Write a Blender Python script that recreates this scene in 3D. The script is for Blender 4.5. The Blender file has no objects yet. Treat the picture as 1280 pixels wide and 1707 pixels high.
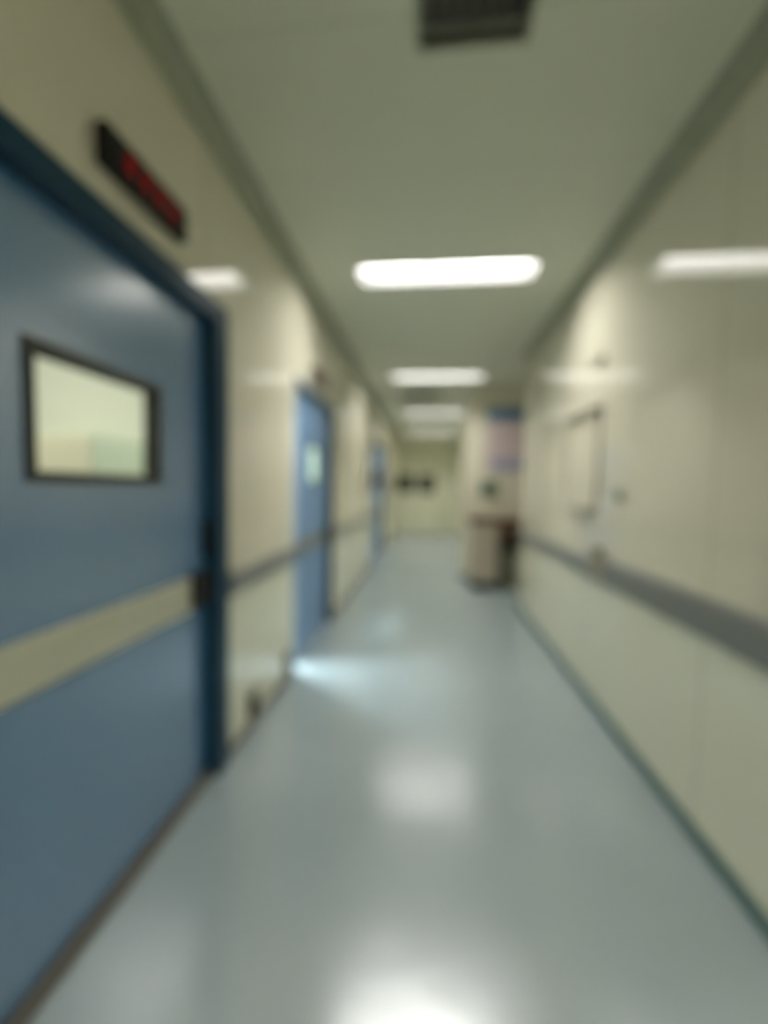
import bpy, bmesh, math, random
from mathutils import Vector, Matrix

# ------------------------------------------------------------------ camera
scene = bpy.context.scene
col = scene.collection
H = 1.30
YAW, PITCH, ROLL, FPX = math.radians(6.0), math.radians(3.25), math.radians(1.12), 680.0
cd = bpy.data.cameras.new('camera')
cam = bpy.data.objects.new('camera', cd)
col.objects.link(cam)
cd.sensor_fit = 'HORIZONTAL'
cd.sensor_width = 36.0
cd.lens = 36.0 * FPX / 1280.0
cd.clip_start = 0.02
fw = Vector((-math.sin(YAW) * math.cos(PITCH), math.cos(YAW) * math.cos(PITCH), -math.sin(PITCH)))
rt = Vector((math.cos(YAW), math.sin(YAW), 0))
up = rt.cross(fw)
c_, s_ = math.cos(ROLL), math.sin(ROLL)
r2, u2 = rt * c_ + up * s_, up * c_ - rt * s_
m = Matrix((r2, u2, -fw)).transposed().to_4x4()
m.translation = Vector((0, 0, H))
cam.matrix_world = m
scene.camera = cam
# the photograph is out of focus everywhere: the lens is focused far in front of the scene
cd.dof.use_dof = True
cd.dof.focus_distance = 0.20
cd.dof.aperture_fstop = 1.9

# ------------------------------------------------------------------ light and exposure
LAMP = 51.0           # radiance of the deep-set lamp diffusers
world = bpy.data.worlds.new('world')
scene.world = world
world.use_nodes = True
world.node_tree.nodes['Background'].inputs[0].default_value = (0.5, 0.52, 0.45, 1)
world.node_tree.nodes['Background'].inputs[1].default_value = 0.0
scene.view_settings.view_transform = 'Standard'
scene.view_settings.look = 'None'
scene.view_settings.gamma = 1.0
scene.view_settings.use_curve_mapping = False
scene.view_settings.exposure = 0.06
scene.cycles.max_bounces = 16
scene.cycles.diffuse_bounces = 10
scene.cycles.glossy_bounces = 6
scene.cycles.transparent_max_bounces = 8
scene.cycles.sample_clamp_indirect = 6.0
scene.cycles.use_denoising = True


def area(name, loc, sx, sy, power, colour, rot=(0, 0, 0)):
    ld = bpy.data.lights.new(name, 'AREA')
    ld.shape = 'RECTANGLE'
    ld.size, ld.size_y = sx, sy
    ld.energy = power
    ld.color = colour
    o = bpy.data.objects.new(name, ld)
    o.location = loc
    o.rotation_euler = rot
    col.objects.link(o)
    return o


# ceiling lamps of the two side rooms (seen through the door window and the door gap)
area('side_room_lamp', (-2.2, 1.2, 2.66), 1.2, 0.6, 30, (1.0, 0.97, 0.92))
area('bright_room_lamp', (-1.30, 2.85, 2.62), 0.44, 0.7, 480, (0.80, 0.95, 1.0))


# ------------------------------------------------------------------ materials
def principled(name, rgb, rough=0.5, metal=0.0, spec=0.5, coat=0.0, coat_r=0.1):
    mt = bpy.data.materials.new(name)
    mt.use_nodes = True
    b = mt.node_tree.nodes['Principled BSDF']
    b.inputs['Base Color'].default_value = (*rgb, 1)
    b.inputs['Roughness'].default_value = rough
    b.inputs['Metallic'].default_value = metal
    b.inputs['Specular IOR Level'].default_value = spec
    b.inputs['Coat Weight'].default_value = coat
    b.inputs['Coat Roughness'].default_value = coat_r
    return mt


def noise_bump(mt, scale, strength, dist=0.002, tint=0.0, stretch=None):
    """fine unevenness of the surface plus a faint variation of its own colour"""
    nt = mt.node_tree
    b = nt.nodes['Principled BSDF']
    tc = nt.nodes.new('ShaderNodeTexCoord')
    mp = nt.nodes.new('ShaderNodeMapping')
    if stretch:
        mp.inputs['Scale'].default_value = stretch
    nz = nt.nodes.new('ShaderNodeTexNoise')
    nz.inputs['Scale'].default_value = scale
    nz.inputs['Detail'].default_value = 3
    nt.links.new(tc.outputs['Object'], mp.inputs[0])
    nt.links.new(mp.outputs[0], nz.inputs['Vector'])
    bp = nt.nodes.new('ShaderNodeBump')
    bp.inputs['Strength'].default_value = strength
    bp.inputs['Distance'].default_value = dist
    nt.links.new(nz.outputs['Fac'], bp.inputs['Height'])
    nt.links.new(bp.outputs[0], b.inputs['Normal'])
    if tint > 0:
        rgb = b.inputs['Base Color'].default_value[:]
        mx = nt.nodes.new('ShaderNodeMix')
        mx.data_type = 'RGBA'
        mx.inputs[6].default_value = tuple(v * (1 - tint) for v in rgb[:3]) + (1,)
        mx.inputs[7].default_value = tuple(min(1, v * (1 + tint)) for v in rgb[:3]) + (1,)
        nt.links.new(nz.outputs['Fac'], mx.inputs[0])
        nt.links.new(mx.outputs[2], b.inputs['Base Color'])
    return mt


def panelled(name, rgb, seam_rgb, axis, period, offset, rough, spec, coat=0.0, coat_r=0.1, width=0.006, ior=1.5, lower=None):
    """enamelled panels with thin joints every `period` metres along one axis"""
    mt = principled(name, rgb, rough, 0, spec, coat, coat_r)
    nt = mt.node_tree
    b = nt.nodes['Principled BSDF']
    b.inputs['IOR'].default_value = ior
    tc = nt.nodes.new('ShaderNodeTexCoord')
    sp = nt.nodes.new('ShaderNodeSeparateXYZ')
    nt.links.new(tc.outputs['Object'], sp.inputs[0])

    def mth(op, a, bval):
        n = nt.nodes.new('ShaderNodeMath')
        n.operation = op
        nt.links.new(a, n.inputs[0])
        if isinstance(bval, (int, float)):
            n.inputs[1].default_value = bval
        else:
            nt.links.new(bval, n.inputs[1])
        return n.outputs[0]
    v = mth('ADD', sp.outputs[axis], 100 * period - offset)
    v = mth('MODULO', v, period)
    v = mth('LESS_THAN', v, width)
    mx = nt.nodes.new('ShaderNodeMix')
    mx.data_type = 'RGBA'
    mx.inputs[6].default_value = (*rgb, 1)
    mx.inputs[7].default_value = (*seam_rgb, 1)
    nt.links.new(v, mx.inputs[0])
    nt.links.new(mx.outputs[2], b.inputs['Base Color'])
    if lower:                                   # the panels below the bumper rail are lighter and greener
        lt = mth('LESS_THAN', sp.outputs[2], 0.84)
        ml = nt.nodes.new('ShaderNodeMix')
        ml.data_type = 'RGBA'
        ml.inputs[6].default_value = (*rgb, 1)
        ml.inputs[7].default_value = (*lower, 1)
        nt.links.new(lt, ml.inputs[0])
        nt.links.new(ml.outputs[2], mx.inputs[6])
    nz = nt.nodes.new('ShaderNodeTexNoise')
    nz.inputs['Scale'].default_value = 1.6
    nt.links.new(tc.outputs['Object'], nz.inputs['Vector'])
    bp = nt.nodes.new('ShaderNodeBump')
    bp.inputs['Strength'].default_value = 0.15
    bp.inputs['Distance'].default_value = 0.01
    nt.links.new(nz.outputs['Fac'], bp.inputs['Height'])
    nt.links.new(bp.outputs[0], b.inputs['Normal'])
    return mt


def emitter(name, rgb, strength):
    mt = bpy.data.materials.new(name)
    mt.use_nodes = True
    nt = mt.node_tree
    nt.nodes.clear()
    e = nt.nodes.new('ShaderNodeEmission')
    e.inputs[0].default_value = (*rgb, 1)
    e.inputs[1].default_value = strength
    o = nt.nodes.new('ShaderNodeOutputMaterial')
    nt.links.new(e.outputs[0], o.inputs[0])
    return mt


def pane_glass(name):
    mt = bpy.data.materials.new(name)
    mt.use_nodes = True
    nt = mt.node_tree
    nt.nodes.clear()
    t = nt.nodes.new('ShaderNodeBsdfTransparent')
    t.inputs[0].default_value = (0.92, 0.96, 0.93, 1)
    g = nt.nodes.new('ShaderNodeBsdfGlossy')
    g.inputs['Roughness'].default_value = 0.05
    f = nt.nodes.new('ShaderNodeFresnel')
    ge = nt.nodes.new('ShaderNodeNewGeometry')      # the ray leaving the pane meets the inverse ratio
    mr = nt.nodes.new('ShaderNodeMapRange')
    mr.inputs['To Min'].default_value = 1.5
    mr.inputs['To Max'].default_value = 1 / 1.5
    nt.links.new(ge.outputs['Backfacing'], mr.inputs['Value'])
    nt.links.new(mr.outputs[0], f.inputs[0])
    mx = nt.nodes.new('ShaderNodeMixShader')
    nt.links.new(f.outputs[0], mx.inputs[0])
    nt.links.new(t.outputs[0], mx.inputs[1])
    nt.links.new(g.outputs[0], mx.inputs[2])
    o = nt.nodes.new('ShaderNodeOutputMaterial')
    nt.links.new(mx.outputs[0], o.inputs[0])
    return mt


WALL_RGB = (0.68, 0.645, 0.515)
M = {
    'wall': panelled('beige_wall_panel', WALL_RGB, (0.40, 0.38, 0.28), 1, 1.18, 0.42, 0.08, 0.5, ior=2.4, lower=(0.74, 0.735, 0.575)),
    'wall_end': noise_bump(principled('pale_yellow_wall', (0.74, 0.75, 0.58), 0.4), 3, 0.1),
    'end_frame': principled('pale_green_door_frame', (0.58, 0.60, 0.42), 0.4),
    'ceiling': panelled('grey_green_ceiling_panel', (0.62, 0.635, 0.51), (0.48, 0.50, 0.4), 1, 0.6, 0.12, 0.45, 0.4, width=0.004),
    'cove': principled('shade_toned_cove', (0.30, 0.32, 0.23), 0.5),  # darker than the ceiling: the corner's shade is put into the colour
    'floor': noise_bump(principled('blue_grey_vinyl', (0.315, 0.37, 0.385), 0.23, 0, 0.5), 3.0, 0.35, 0.012, 0.06),
    'base': principled('teal_skirting', (0.09, 0.16, 0.155), 0.4),
    'blue': noise_bump(principled('blue_door_enamel', (0.055, 0.165, 0.33), 0.24, 0, 0.5, 1.0, 0.22), 1.5, 0.2, 0.01),
    'blue_light': noise_bump(principled('light_blue_door_enamel', (0.14, 0.27, 0.47), 0.32, 0, 0.6), 1.5, 0.2, 0.01),
    'frame': principled('dark_blue_frame', (0.008, 0.040, 0.075), 0.4, 0, 0.25),
    'gasket': principled('black_rubber', (0.03, 0.035, 0.03), 0.6),
    'brown_line': principled('brown_threshold', (0.11, 0.10, 0.08), 0.5),
    'steel': noise_bump(principled('brushed_steel_band', (0.54, 0.53, 0.41), 0.38, 0.3), 60, 0.15, 0.001, 0.08, (1, 0.05, 1)),
    'rail': noise_bump(principled('grey_bumper_rail', (0.19, 0.20, 0.19), 0.4), 40, 0.1, 0.001, 0.05),
    'rail_joint': principled('beige_grey_plastic', (0.30, 0.28, 0.20), 0.5),
    'black': principled('black_plastic', (0.006, 0.006, 0.005), 0.5, 0, 0.25),
    'dark': principled('dark_brown_plastic', (0.05, 0.045, 0.035), 0.5),
    'socket_brown': principled('brown_plastic', (0.12, 0.105, 0.08), 0.5),
    'red': emitter('red_led', (1.0, 0.06, 0.06), 0.13),
    'lamp': emitter('lamp_diffuser', (1.0, 0.985, 0.94), LAMP),
    'lamp_box': principled('grey_reflector', (0.105, 0.105, 0.10), 0.7, 0, 0.2),
    'grille': principled('dark_grey_grille', (0.24, 0.25, 0.215), 0.5),
    'grille_frame': principled('grey_grille_frame', (0.36, 0.38, 0.28), 0.5),
    'glass': pane_glass('clear_pane'),
    'dark_glass': principled('dark_window_glass', (0.03, 0.035, 0.02), 0.35, 0, 0.15),
    'cabinet': principled('beige_panel', (0.63, 0.59, 0.46), 0.3),
    'shadow_gap': principled('bronze_trim', (0.27, 0.25, 0.19), 0.5),
    'wood': noise_bump(principled('brown_worktop', (0.11, 0.06, 0.035), 0.35), 20, 0.1, 0.001, 0.25, (0.2, 1, 1)),
    'desk': principled('beige_laminate', (0.56, 0.49, 0.39), 0.45),
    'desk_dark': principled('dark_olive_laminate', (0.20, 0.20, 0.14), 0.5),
    'poster_blue': principled('poster_blue', (0.045, 0.16, 0.30), 0.4),
    'poster_body': principled('poster_pinkish', (0.50, 0.41, 0.40), 0.4),
    'poster_purple': principled('poster_violet', (0.30, 0.30, 0.42), 0.4),
    'green': principled('dark_green_sign', (0.02, 0.09, 0.045), 0.4),
    'white_wall': principled('pale_room_wall', (0.76, 0.75, 0.66), 0.5),
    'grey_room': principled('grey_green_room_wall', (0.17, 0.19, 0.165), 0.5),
    'pale_cabinet': principled('pale_cabinet', (0.72, 0.73, 0.58), 0.4),
    'beige_front': principled('beige_drawer', (0.74, 0.68, 0.52), 0.4),
    'grey_switch': principled('grey_green_switch', (0.16, 0.19, 0.14), 0.4),
}

M['blue'].node_tree.nodes['Principled BSDF'].inputs['Coat IOR'].default_value = 2.5
M['floor'].node_tree.nodes['Principled BSDF'].inputs['IOR'].default_value = 2.0

# ------------------------------------------------------------------ mesh helpers


def nb():
    return bmesh.new()


def bx(bm, x0, x1, y0, y1, z0, z1, bev=0.0, seg=2):
    r = bmesh.ops.create_cube(bm, size=1.0)
    vs = r['verts']
    for v in vs:
        v.co = Vector((x0 + (v.co.x + .5) * (x1 - x0), y0 + (v.co.y + .5) * (y1 - y0), z0 + (v.co.z + .5) * (z1 - z0)))
    if bev > 0:
        es = list({e for v in vs for e in v.link_edges})
        bmesh.ops.bevel(bm, geom=es, offset=bev, segments=seg, affect='EDGES', profile=0.7)
    return bm


def prism_y(bm, pts, y0, y1):
    """extrude a closed XZ outline along Y"""
    a = [bm.verts.new((x, y0, z)) for x, z in pts]
    b = [bm.verts.new((x, y1, z)) for x, z in pts]
    bm.faces.new(a)
    bm.faces.new(b[::-1])
    n = len(pts)
    for i in range(n):
        j = (i + 1) % n
        bm.faces.new((a[j], a[i], b[i], b[j]))
    return bm


def cyl(bm, p, r, depth, axis='X', seg=24, r2=None):
    rot = {'X': Matrix.Rotation(math.pi / 2, 4, 'Y'), 'Y': Matrix.Rotation(math.pi / 2, 4, 'X'), 'Z': Matrix()}[axis]
    bmesh.ops.create_cone(bm, cap_ends=True, segments=seg, radius1=r, radius2=r if r2 is None else r2, depth=depth,
                          matrix=Matrix.Translation(p) @ rot)
    return bm


def obj(name, bm, mat, parent=None, label=None, smooth=False):
    """bm is in world coordinates; parts are stored relative to their parent's origin"""
    bmesh.ops.recalc_face_normals(bm, faces=bm.faces[:])
    org = Vector((0, 0, 0))
    if parent is not None:
        p = parent
        while p is not None:
            org += p.location
            p = p.parent
    for v in bm.verts:
        v.co -= org
    me = bpy.data.meshes.new(name)
    bm.to_mesh(me)
    bm.free()
    me.materials.append(M[mat])
    if smooth:
        for p in me.polygons:
            p.use_smooth = True
    o = bpy.data.objects.new(name, me)
    col.objects.link(o)
    if parent is not None:
        o.parent = parent
    if label:
        o['label'] = label
    return o


def tag(o, label, cat, group=None, kind=None):
    o['label'] = label
    o['category'] = cat
    if group:
        o['group'] = group
    if kind:
        o['kind'] = kind
    return o


def thing(name, loc, label, cat, group=None, kind=None):
    o = bpy.data.objects.new(name, None)
    o.empty_display_size = 0.1
    o.location = loc
    col.objects.link(o)
    return tag(o, label, cat, group, kind)


def copy_tree(o, parent=None):
    kids = [k for k in bpy.data.objects if k.parent is o]
    n = o.copy()
    col.objects.link(n)
    if parent is not None:
        n.parent = parent
    for k in kids:
        copy_tree(k, n)
    return n


# ------------------------------------------------------------------ the corridor
XL, XR, ZC = -0.912, 1.035, 2.737
Y0, Y1 = -3.6, 12.0
WT = 0.13                       # wall thickness
D1 = (0.60, 1.77, 2.07)         # outer frame of door 1 (y0, y1, top)
D2 = (2.745, 3.80, 1.99)        # opening of door 2
D3 = (6.70, 8.30, 2.06)
END_R = 4.58                    # the near right wall stops here
RET_Y = 6.0                     # wall facing the camera beyond the alcove
RET_X = 0.50

bm = nb(); bx(bm, -4.4, 2.4, Y0 - .2, Y1 + .2, -0.12, 0.0)
tag(obj('floor', bm, 'floor'), 'glossy blue-grey vinyl floor running down the corridor', 'floor', kind='structure')

# left wall with three door openings
bm = nb()
ys = [(Y0, D1[0]), (D1[1], D2[0]), (D2[1], D3[0]), (D3[1], Y1)]
for a, b in ys:
    bx(bm, XL - WT, XL, a, b, 0, ZC + .1)
for d in (D1, D2, D3):
    bx(bm, XL - WT, XL, d[0], d[1], d[2], ZC + .1)
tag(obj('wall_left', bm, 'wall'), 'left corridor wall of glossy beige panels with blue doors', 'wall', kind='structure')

bm = nb(); bx(bm, XR, XR + WT, Y0, END_R, 0, ZC + .1)
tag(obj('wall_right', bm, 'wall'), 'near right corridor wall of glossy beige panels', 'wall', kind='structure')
bm = nb()
bx(bm, RET_X, 2.4, RET_Y, RET_Y + WT, 0, ZC + .1)
bx(bm, RET_X + .40, RET_X + .40 + WT, RET_Y + WT, Y1, 0, ZC + .1)
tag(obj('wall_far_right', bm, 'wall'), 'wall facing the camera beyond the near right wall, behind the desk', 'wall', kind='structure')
bm = nb(); bx(bm, 2.3, 2.4, END_R - .3, RET_Y, 0, ZC + .1); bx(bm, XR + WT, 2.4, END_R - .4, END_R - .3, 0, ZC + .1)
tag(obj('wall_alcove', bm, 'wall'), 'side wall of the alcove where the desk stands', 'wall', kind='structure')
bm = nb(); bx(bm, -1.3, 1.6, Y1, Y1 + .13, 0, ZC + .1)
tag(obj('wall_end', bm, 'wall_end'), 'pale yellow-green wall closing the far end of the corridor', 'wall', kind='structure')
bm = nb(); bx(bm, -1.3, 1.6, Y0 - .13, Y0, 0, ZC + .1)
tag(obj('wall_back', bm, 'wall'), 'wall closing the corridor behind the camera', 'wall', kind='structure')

# ceiling, with holes for the lamps and the two grilles
LAMPS = [(0.085, y) for y in (2.83, 5.33, 7.86, 10.35)] + [(0.085, -0.50), (0.085, -3.0)]  # those behind the camera are unseen; the nearer is added to brighten the foreground
LW, LD = 1.16, 0.215
G1 = (-0.055, 0.27, 0.72, 1.41)
G2 = (-0.42, 0.15, 6.10, 6.55)
holes = [(x - LW / 2, x + LW / 2, y - LD / 2, y + LD / 2) for x, y in LAMPS] + [G1, G2]
holes.sort(key=lambda h: h[2])
bm = nb()
yc = Y0
CX0, CX1 = XL - WT, 2.4
for hx0, hx1, hy0, hy1 in holes:
    bx(bm, CX0, CX1, yc, hy0, ZC, ZC + .1)
    bx(bm, CX0, hx0, hy0, hy1, ZC, ZC + .1)
    bx(bm, hx1, CX1, hy0, hy1, ZC, ZC + .1)
    yc = hy1
bx(bm, CX0, CX1, yc, Y1, ZC, ZC + .1)
tag(obj('ceiling', bm, 'ceiling'), 'grey-green panelled corridor ceiling', 'ceiling', kind='structure')


def cove(side, y0, y1, x):
    R = 0.085
    pts = [(x, ZC)]
    for i in range(9):
        a = i / 8 * math.pi / 2
        # concave quarter curve from the ceiling down to the wall
        pts.append((x + side * (R - R * math.sin(a)), ZC - (R - R * math.cos(a))))
    return prism_y(nb(), pts, y0, y1)


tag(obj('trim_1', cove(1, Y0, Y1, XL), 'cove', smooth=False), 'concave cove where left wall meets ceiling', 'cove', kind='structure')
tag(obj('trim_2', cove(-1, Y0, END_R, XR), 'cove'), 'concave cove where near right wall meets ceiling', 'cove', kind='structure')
bm = nb(); bx(bm, XR - .012, XR, Y0, END_R + .01, 0, 0.06, 0.004)
tag(obj('baseboard_right', bm, 'base'), 'dark teal skirting along the near right wall', 'skirting', kind='structure')
bm = nb()
for a, b in ys:
    bx(bm, XL, XL + .010, a, b, 0, 0.05, 0.003)
tag(obj('baseboard_left', bm, 'brown_line'), 'low dark grey skirting along the left wall', 'skirting', kind='structure')
bm = nb(); bx(bm, RET_X, 2.3, RET_Y - .012, RET_Y, 0, 0.07)
bx(bm, RET_X + .39, RET_X + .40, RET_Y + WT, Y1, 0, 0.06)
tag(obj('baseboard_far_right', bm, 'base'), 'dark skirting along the wall behind the desk', 'skirting', kind='structure')

# ------------------------------------------------------------------ side rooms behind doors 1 and 2
RX0 = -4.0
bm = nb()
bx(bm, RX0 - .1, RX0, -0.6, 2.6, 0, ZC)
bx(bm, RX0, XL - WT, -0.7, -0.6, 0, ZC)
bx(bm, RX0, XL - WT, 2.52, 2.60, 0, ZC)
bx(bm, RX0 - .1, XL - WT, -0.7, 2.6, ZC, ZC + .1)
tag(obj('wall_side_room', bm, 'white_wall'), 'pale walls of the lit room behind the near blue door', 'wall', kind='structure')
bm = nb()
bx(bm, RX0 - .1, RX0, 2.6, 4.4, 0, ZC)
bx(bm, RX0, XL - WT, 2.60, 2.64, 0, ZC)
bx(bm, RX0, XL - WT, 4.3, 4.4, 0, ZC)
bx(bm, RX0 - .1, XL - WT, 2.6, 4.4, ZC, ZC + .1)
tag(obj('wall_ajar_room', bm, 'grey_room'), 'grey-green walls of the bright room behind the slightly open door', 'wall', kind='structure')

t = thing('storage_cabinet', (-2.25, 2.5, 0), 'pale storage cabinet in the lit room, seen through the near blue door window', 'cabinet')
bm = nb(); bx(bm, -2.65, -1.85, 2.10, 2.50, 0.05, 1.58, 0.01); obj('body', bm, 'pale_cabinet', t)
for i in range(2):
    bm = nb(); bx(bm, -2.64 + i * .40, -2.26 + i * .40, 2.085, 2.10, 0.08, 1.56, 0.004)
    d = obj('door', bm, 'beige_front', t)
    bm = nb(); bx(bm, -2.30 + i * .08, -2.285 + i * .08, 2.06, 2.085, 0.95, 1.15, 0.003); obj('handle', bm, 'steel', d)

# ------------------------------------------------------------------ door 1: the big blue sliding door
y0, y1, zt = D1
d = thing('door_1', (XL, (y0 + y1) / 2, 0), 'large near blue sliding door with square window and steel band', 'door', kind='structure')
FW = 0.10
bm = nb()
bx(bm, XL - WT, XL + .018, y0, y0 + FW, 0, zt, 0.004)
bx(bm, XL - WT, XL + .018, y1 - FW, y1, 0, zt, 0.004)
bx(bm, XL - WT, XL + .018, y0 + FW, y1 - FW, zt - FW * .75, zt, 0.004)
obj('door_frame', bm, 'frame', d, 'dark blue steel frame')
XD = -0.950
wy0, wy1, wz0, wz1 = 0.875, 1.375, 1.30, 1.645
ly0, ly1, lz0, lz1 = y0 + FW, y1 - FW, 0.035, zt - FW * .75
g = 0.0
bm = nb()
bx(bm, XD - .04, XD, ly0, wy0, lz0, lz1)
bx(bm, XD - .04, XD, wy1, ly1, lz0, lz1)
bx(bm, XD - .04, XD, wy0, wy1, lz0, wz0)
bx(bm, XD - .04, XD, wy0, wy1, wz1, lz1)
leaf = obj('door_leaf', bm, 'blue', d, 'steel blue enamelled leaf')
bm = nb()
gw = 0.028


def ring_yz(bm, x0, x1, ya, yb, za, zb, w, bev=0.004):
    bx(bm, x0, x1, ya, yb, zb - w, zb, bev)
    bx(bm, x0, x1, ya, yb, za, za + w, bev)
    bx(bm, x0, x1, ya, ya + w, za + w, zb - w, bev)
    bx(bm, x0, x1, yb - w, yb, za + w, zb - w, bev)
    return bm


ring_yz(bm, XD - .045, XD + .008, wy0, wy1, wz0, wz1, gw)
wf = obj('window_gasket', bm, 'gasket', leaf, 'black rubber window surround')
bm = nb(); bx(bm, XD - .022, XD - .016, wy0 + gw * .6, wy1 - gw * .6, wz0 + gw * .6, wz1 - gw * .6)
obj('window_pane', bm, 'glass', leaf)
bm = nb(); bx(bm, XD, XD + .014, ly0, 1.545, 0.79, 0.925, 0.005)
obj('steel_band', bm, 'steel', leaf, 'brushed steel bumper band')
bm = nb(); bx(bm, XD, XD + .034, 1.535, 1.665, 0.80, 0.935, 0.008)
obj('band_end', bm, 'black', leaf, 'black block at the end of the band')
bm = nb(); bx(bm, XD, XD + .03, 1.640, 1.668, 1.00, 1.15, 0.006)
obj('handle', bm, 'black', leaf, 'black pull handle')
bm = nb(); bx(bm, XD - .04, XD + .03, y0, y1, 0, 0.032, 0.004)
obj('threshold', bm, 'brown_line', d, 'dark brown floor guide')

# ------------------------------------------------------------------ doors 2 and 3


def side_door(name, D, slide, label, light=True, window=True):
    """slide = how far the leaf has been left open at its near edge"""
    a, b, z = D
    t = thing(name, (XL, (a + b) / 2, 0), label, 'door', kind='structure')
    bm = nb()
    bx(bm, XL - WT, XL + .014, b, b + .07, 0, z + .07, 0.003)
    bx(bm, XL, XL + .014, a, b, z, z + .07, 0.003)
    obj('door_frame', bm, 'frame', t, 'dark blue steel frame')
    X = XL - .03
    la = a + slide
    wa, wb, wz0, wz1 = la + (b - la) * .30, la + (b - la) * .72, 1.33, 1.66
    bm = nb()
    bx(bm, X - .04, X, la, wa, .012, z)
    bx(bm, X - .04, X, wb, b, .012, z)
    bx(bm, X - .04, X, wa, wb, .012, wz0)
    bx(bm, X - .04, X, wa, wb, wz1, z)
    lf = obj('door_leaf', bm, 'blue_light', t, 'light blue enamelled leaf')
    bm = nb(); ring_yz(bm, X - .043, X + .006, wa, wb, wz0, wz1, .02, .002); obj('window_gasket', bm, 'gasket', lf)
    bm = nb(); bx(bm, X - .022, X - .018, wa + .01, wb - .01, wz0 + .01, wz1 - .01); obj('window_pane', bm, 'glass', lf)
    bm = nb(); bx(bm, X, X + .012, la + .05, b, .80, .91, .004); obj('steel_band', bm, 'rail', lf, 'grey bumper band')
    bm = nb(); bx(bm, X, X + .03, b - .14, b - .02, .81, .93, .006); obj('handle', bm, 'black', lf)
    return t


side_door('door_2', D2, 0.125, 'light blue sliding door left slightly ajar, past the two low sockets')
side_door('door_3', D3, 0.0, 'farthest blue door on the left wall, seen almost edge-on')
bm = nb(); bx(bm, -1.9, XL - WT - .3, 6.4, 8.6, 0, 0.01); bx(bm, -2.0, -1.9, 6.4, 8.6, 0, ZC); bx(bm, -2, XL - WT, 6.3, 6.4, 0, ZC)
bx(bm, -2, XL - WT, 8.6, 8.7, 0, ZC); bx(bm, -2, XL - WT, 6.3, 8.7, ZC, ZC + .1)
tag(obj('wall_far_room', bm, 'white_wall'), 'pale walls of the room behind the farthest left door', 'wall', kind='structure')

# double door closing the corridor
for n, (xa, xb, lab) in enumerate(((-0.98, -0.33, 'left leaf of the far double door with a dark window'),
                                   (-0.32, 0.33, 'right leaf of the far double door with a dark window'))):
    t = thing('door_%d' % (4 + n), ((xa + xb) / 2, Y1, 0), lab, 'door', kind='structure')
    bm = nb(); bx(bm, xa + .125 if n == 0 else xa, xb, Y1 - .045, Y1 - .002, .01, 2.12, .004)
    lf = obj('door_leaf', bm, 'wall_end', t)
    cxm = -0.62 if n == 0 else -0.03
    bm = nb(); bx(bm, cxm - .225, cxm + .225, Y1 - .055, Y1 - .045, 1.19, 1.74, .003); obj('window_pane', bm, 'dark_glass', lf, 'dark window pane')
    bm = nb(); bx(bm, cxm - .04 if n else cxm + .2, cxm if n else cxm + .24, Y1 - .09, Y1 - .045, .95, 1.05, .004); obj('handle', bm, 'steel', lf)

bm = nb()
for a, b in ((-.912, -.86), (.33, .38)):
    bx(bm, a, b, Y1 - .06, Y1, 0, 2.18, .004)
bx(bm, -.86, .33, Y1 - .06, Y1, 2.125, 2.18, .004)
tag(obj('trim_6', bm, 'end_frame'), 'pale green frame around the far double door', 'door frame', kind='structure')

# ------------------------------------------------------------------ ceiling lamps


def make_lamp():
    x, y = LAMPS[0]
    t = thing('ceiling_light', (x, y, ZC), 'nearest rectangular ceiling light, the longest and brightest', 'ceiling light', 'rectangular lights across the ceiling')
    z1 = ZC + 0.104
    bm = nb()
    bx(bm, x - LW / 2, x + LW / 2, y - LD / 2, y + LD / 2, z1 + .004, z1 + .03)
    for a, b, c, e in ((x - LW / 2, x - LW / 2 + .004, y - LD / 2, y + LD / 2), (x + LW / 2 - .004, x + LW / 2, y - LD / 2, y + LD / 2),
                       (x - LW / 2, x + LW / 2, y - LD / 2, y - LD / 2 + .004), (x - LW / 2, x + LW / 2, y + LD / 2 - .004, y + LD / 2)):
        bx(bm, a, b, c, e, ZC - .002, z1 + .004)
    obj('housing', bm, 'lamp_box', t)
    bm = nb(); bx(bm, x - LW / 2 + .006, x + LW / 2 - .006, y - LD / 2 + .006, y + LD / 2 - .006, z1, z1 + .003)
    obj('diffuser', bm, 'lamp', t, 'glowing white diffuser')
    return t


l0 = make_lamp()
for (x, y), lab in zip(LAMPS[1:], ('second ceiling light down the corridor, beyond the brightest one',
                                   'third ceiling light down the corridor, just past the far grille',
                                   'farthest ceiling light, nearest the end wall',
                                   'unseen ceiling light added just behind the camera to brighten the near corridor',
                                   'ceiling light farthest behind the camera')):
    c = copy_tree(l0)
    c.location = (x, y, ZC)
    c['label'] = lab

# ceiling grilles


def grille(g, label, n):
    t = thing('ceiling_vent', ((g[0] + g[1]) / 2, (g[2] + g[3]) / 2, ZC), label, 'air vent', 'slatted grilles in the ceiling')
    bm = nb()
    w = .018
    bx(bm, g[0] - w, g[0], g[2] - w, g[3] + w, ZC - .008, ZC + .03, .002)
    bx(bm, g[1], g[1] + w, g[2] - w, g[3] + w, ZC - .008, ZC + .03, .002)
    bx(bm, g[0], g[1], g[2] - w, g[2], ZC - .008, ZC + .03, .002)
    bx(bm, g[0], g[1], g[3], g[3] + w, ZC - .008, ZC + .03, .002)
    obj('frame', bm, 'grille_frame', t)
    bm = nb()
    bx(bm, g[0], g[1], g[2], g[3], ZC + .06, ZC + .08)
    obj('backing', bm, 'dark', t)
    for i in range(n):
        x = g[0] + (i + .5) * (g[1] - g[0]) / n
        bm = nb()
        prism_y(bm, [(x - .006, ZC + .0), (x - .002, ZC + .0), (x + .010, ZC + .035), (x + .006, ZC + .035)], g[2], g[3])
        obj('slat', bm, 'grille', t)


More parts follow.
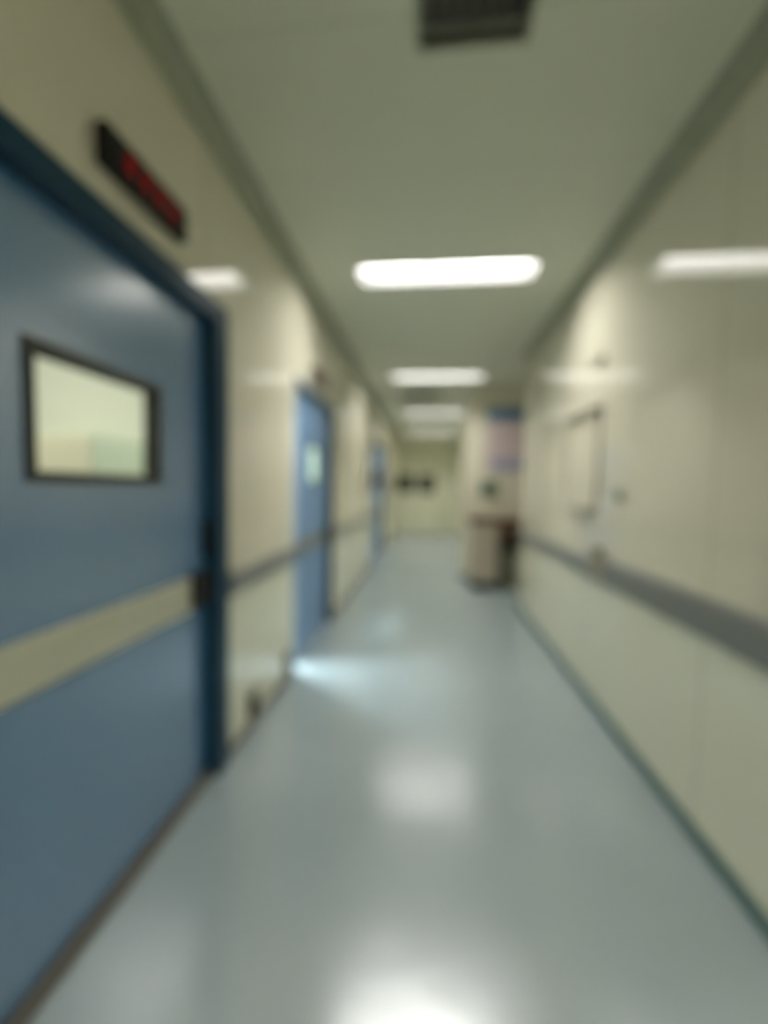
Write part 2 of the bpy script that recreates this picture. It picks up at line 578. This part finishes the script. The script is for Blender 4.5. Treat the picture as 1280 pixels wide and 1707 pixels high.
grille(G1, 'dark slatted air vent cut off by the top of the picture', 7)
grille(G2, 'small dark air vent between the second and third ceiling lights', 10)

# ------------------------------------------------------------------ illuminated signs over doors 1 and 2


def led_sign(yc, zc, L, Hh, label):
    t = thing('led_sign', (XL, yc, zc - Hh / 2), label, 'LED sign', 'black LED signs above the doors')
    bm = nb(); bx(bm, XL, XL + .035, yc - L / 2, yc + L / 2, zc - Hh / 2, zc + Hh / 2, .004); obj('housing', bm, 'black', t)
    random.seed(4)
    for k in range(4):
        # worn red dot-matrix characters, each a small block of lit strokes
        ya = yc - L * .30 + k * L * .18
        w, h = L * .08, Hh * .46
        z0 = zc - h / 2
        bm = nb()
        X0, X1 = XL + .0351, XL + .0375
        for f in (0, .5, 1):
            bx(bm, X0, X1, ya, ya + w, z0 + f * (h - .008), z0 + f * (h - .008) + .009)
        for f in ((0.15, .5, .85) if k % 2 else (0.0, .48, .95)):
            bx(bm, X0, X1, ya + f * (w - .007), ya + f * (w - .007) + .007, z0, z0 + h)
        obj('lit_character', bm, 'red', t, 'red glowing character')
    return t


led_sign(1.245, 2.218, 0.37, 0.108, 'black LED sign with red characters above the near blue door')
led_sign(3.30, 2.185, 0.36, 0.10, 'small LED sign above the slightly open blue door')

# ------------------------------------------------------------------ bumper rails


def rail(name, x, side, y0, y1, z0, z1, label, joint=None):
    t = thing(name, (x, (y0 + y1) / 2, z0), label, 'bumper rail', 'grey bumper rails along the walls')
    T = .028
    pts = [(x, z0), (x + side * T * .7, z0 + .006), (x + side * T, z0 + .025), (x + side * T, z1 - .025), (x + side * T * .7, z1 - .006), (x, z1)]
    bm = prism_y(nb(), pts, y0 + .02, y1 - .02)
    obj('rail_profile', bm, 'rail', t)
    for a, b in ((y0, y0 + .022), (y1 - .022, y1)):
        bm = nb()
        lo, hi = sorted((x, x + side * (T + .003)))
        bx(bm, lo, hi, a, b, z0 - .003, z1 + .003, .006)
        obj('end_cap', bm, 'rail', t)
    return t


rail('bumper_rail', XL, 1, D1[1] + .005, D2[0] - .005, .79, .895, 'bumper rail on left wall between the two nearer blue doors')
rail('bumper_rail', XL, 1, D2[1] + .08, D3[0] - .01, .80, .89, 'bumper rail on left wall beyond the slightly open door')
rail('bumper_rail', XL, 1, D3[1] + .08, Y1 - .05, .80, .89, 'farthest bumper rail on the left wall')
rail('bumper_rail', XR, -1, Y0 + .05, 2.44, .775, .925, 'wide grey bumper rail on right wall, nearest the camera')
rail('bumper_rail', XR, -1, 2.60, END_R - .005, .775, .885, 'narrower bumper rail on right wall between the joint block and wall end')
t = thing('rail_joint', (XR, 2.52, .79), 'beige-grey joint block between the two right-hand bumper rails', 'joint block')
bm = nb(); bx(bm, XR - .032, XR, 2.45, 2.59, .79, .895, .008); obj('lower_block', bm, 'rail_joint', t)
bm = nb(); bx(bm, XR - .04, XR, 2.50, 2.59, .895, .985, .006); obj('upper_block', bm, 'rail_joint', t)

# ------------------------------------------------------------------ small things on the walls


def socket(y, z, w, h, mat, label):
    t = thing('wall_socket', (XL, y, z - h / 2), label, 'socket', 'low sockets on the left wall')
    bm = nb(); bx(bm, XL, XL + .02, y - w / 2, y + w / 2, z - h / 2, z + h / 2, .004); obj('cover_plate', bm, mat, t)
    for s in (-.22, .22):
        bm = nb(); cyl(bm, Vector((XL + .0195, y, z + s * h)), w * .27, .006, 'X'); obj('outlet', bm, 'black', t)
    return t


socket(2.055, .135, .085, .125, 'dark', 'dark wall socket low on left wall, nearer the big blue door')
socket(2.60, .135, .08, .12, 'socket_brown', 'brownish wall socket low on left wall, nearer the slightly open door')

# flush cabinet in the right wall
a, b, za, zb = 2.62, 3.13, 1.20, 1.80
t = thing('wall_cabinet', (XR, (a + b) / 2, za), 'flat beige wall cabinet on the right wall with a thin hood', 'wall cabinet')
bm = nb(); bx(bm, XR - .012, XR, a, b, za, zb, .003); obj('door_panel', bm, 'cabinet', t)
bm = nb(); ring_yz(bm, XR - .018, XR, a - .006, b + .008, za - .006, zb + .008, .007, .001); obj('frame', bm, 'shadow_gap', t)
bm = nb(); prism_y(bm, [(XR, zb + .045), (XR - .05, zb + .02), (XR - .05, zb + .008), (XR, zb + .008)], a - .02, b); obj('hood', bm, 'shadow_gap', t)
bm = nb(); bx(bm, XR - .04, XR, a + .03, a + .30, za - .02, za - .006, .003); obj('bottom_lip', bm, 'shadow_gap', t)

t = thing('wall_switch', (XR, 2.316, 1.255), 'small round grey-green switch on right wall beside the flat cabinet', 'switch')
bm = nb(); cyl(bm, Vector((XR - .006, 2.316, 1.292)), .037, .012, 'X', 32); obj('base_ring', bm, 'rail_joint', t)
bm = nb(); cyl(bm, Vector((XR - .016, 2.316, 1.292)), .027, .012, 'X', 32); obj('button', bm, 'grey_switch', t)

t = thing('wall_plate', (XR, 2.68, 2.06), 'small brown-grey plate high on right wall above the flat cabinet', 'wall plate')
bm = nb(); bx(bm, XR - .02, XR, 2.60, 2.78, 2.085, 2.125, .004); obj('plate', bm, 'shadow_gap', t)

# ------------------------------------------------------------------ poster and green sign on the wall facing the camera
PY = RET_Y
t = thing('poster', (1.12, PY, 1.60), 'large wall poster with blue header and violet footer above the desk', 'poster')
bm = nb(); bx(bm, .82, 1.46, PY - .016, PY - .001, 1.58, 2.46, .002); obj('backing_board', bm, 'poster_body', t, 'pinkish white board')
bm = nb(); bx(bm, .82, 1.46, PY - .020, PY - .016, 2.30, 2.46); obj('header', bm, 'poster_blue', t, 'blue header band')
bm = nb(); bx(bm, .90, 1.46, PY - .020, PY - .016, 1.60, 1.76); obj('footer', bm, 'poster_purple', t, 'pale violet footer band')
t = thing('wall_sign', (.875, PY, 1.22), 'small dark green wall sign below the poster', 'sign')
bm = nb(); bx(bm, .765, .985, PY - .03, PY - .001, 1.235, 1.435, .02, 4); obj('sign_panel', bm, 'green', t)

# ------------------------------------------------------------------ desk
dx0, dx1, dy0, dy1 = .60, 1.42, 5.40, 5.97
t = thing('desk', ((dx0 + dx1) / 2, (dy0 + dy1) / 2, 0), 'desk with brown worktop and beige drawer pedestal in the alcove', 'desk')
bm = nb(); bx(bm, dx0 - .02, dx1, dy0 - .02, dy1, .87, .935, .006); obj('worktop', bm, 'wood', t, 'dark brown worktop')
bm = nb(); bx(bm, dx0, dx0 + .33, dy0, dy1, .12, .87, .004); obj('pedestal', bm, 'desk', t, 'beige drawer pedestal')
ped = [o for o in bpy.data.objects if o.name.startswith('pedestal')][0]
for k in range(3):
    bm = nb(); z0 = .135 + k * .243
    bx(bm, dx0 + .015, dx0 + .315, dy0 - .014, dy0, z0, z0 + .228, .004); dr = obj('drawer', bm, 'desk', ped)
for k in range(2):
    pass
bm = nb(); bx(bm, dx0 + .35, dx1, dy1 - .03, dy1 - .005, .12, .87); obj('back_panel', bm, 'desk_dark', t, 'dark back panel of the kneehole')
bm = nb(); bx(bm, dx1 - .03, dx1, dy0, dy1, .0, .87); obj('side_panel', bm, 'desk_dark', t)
bm = nb(); bx(bm, dx0 + .34, dx1 - .03, dy0, dy0 + .02, .70, .87, .003); obj('apron', bm, 'wood', t, 'dark brown apron under the worktop')
bm = nb(); bx(bm, dx0 + .02, dx0 + .31, dy0 + .03, dy1 - .02, .0, .12); obj('plinth', bm, 'gasket', t, 'dark plinth')
t = thing('waste_bin', (1.16, 5.62, 0), 'dark bin standing in the kneehole under the desk worktop', 'bin')
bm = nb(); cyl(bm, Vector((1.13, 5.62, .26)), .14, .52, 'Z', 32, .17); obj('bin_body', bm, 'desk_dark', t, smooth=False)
bm = nb(); cyl(bm, Vector((1.13, 5.62, .535)), .175, .03, 'Z', 32); obj('rim', bm, 'dark', t)
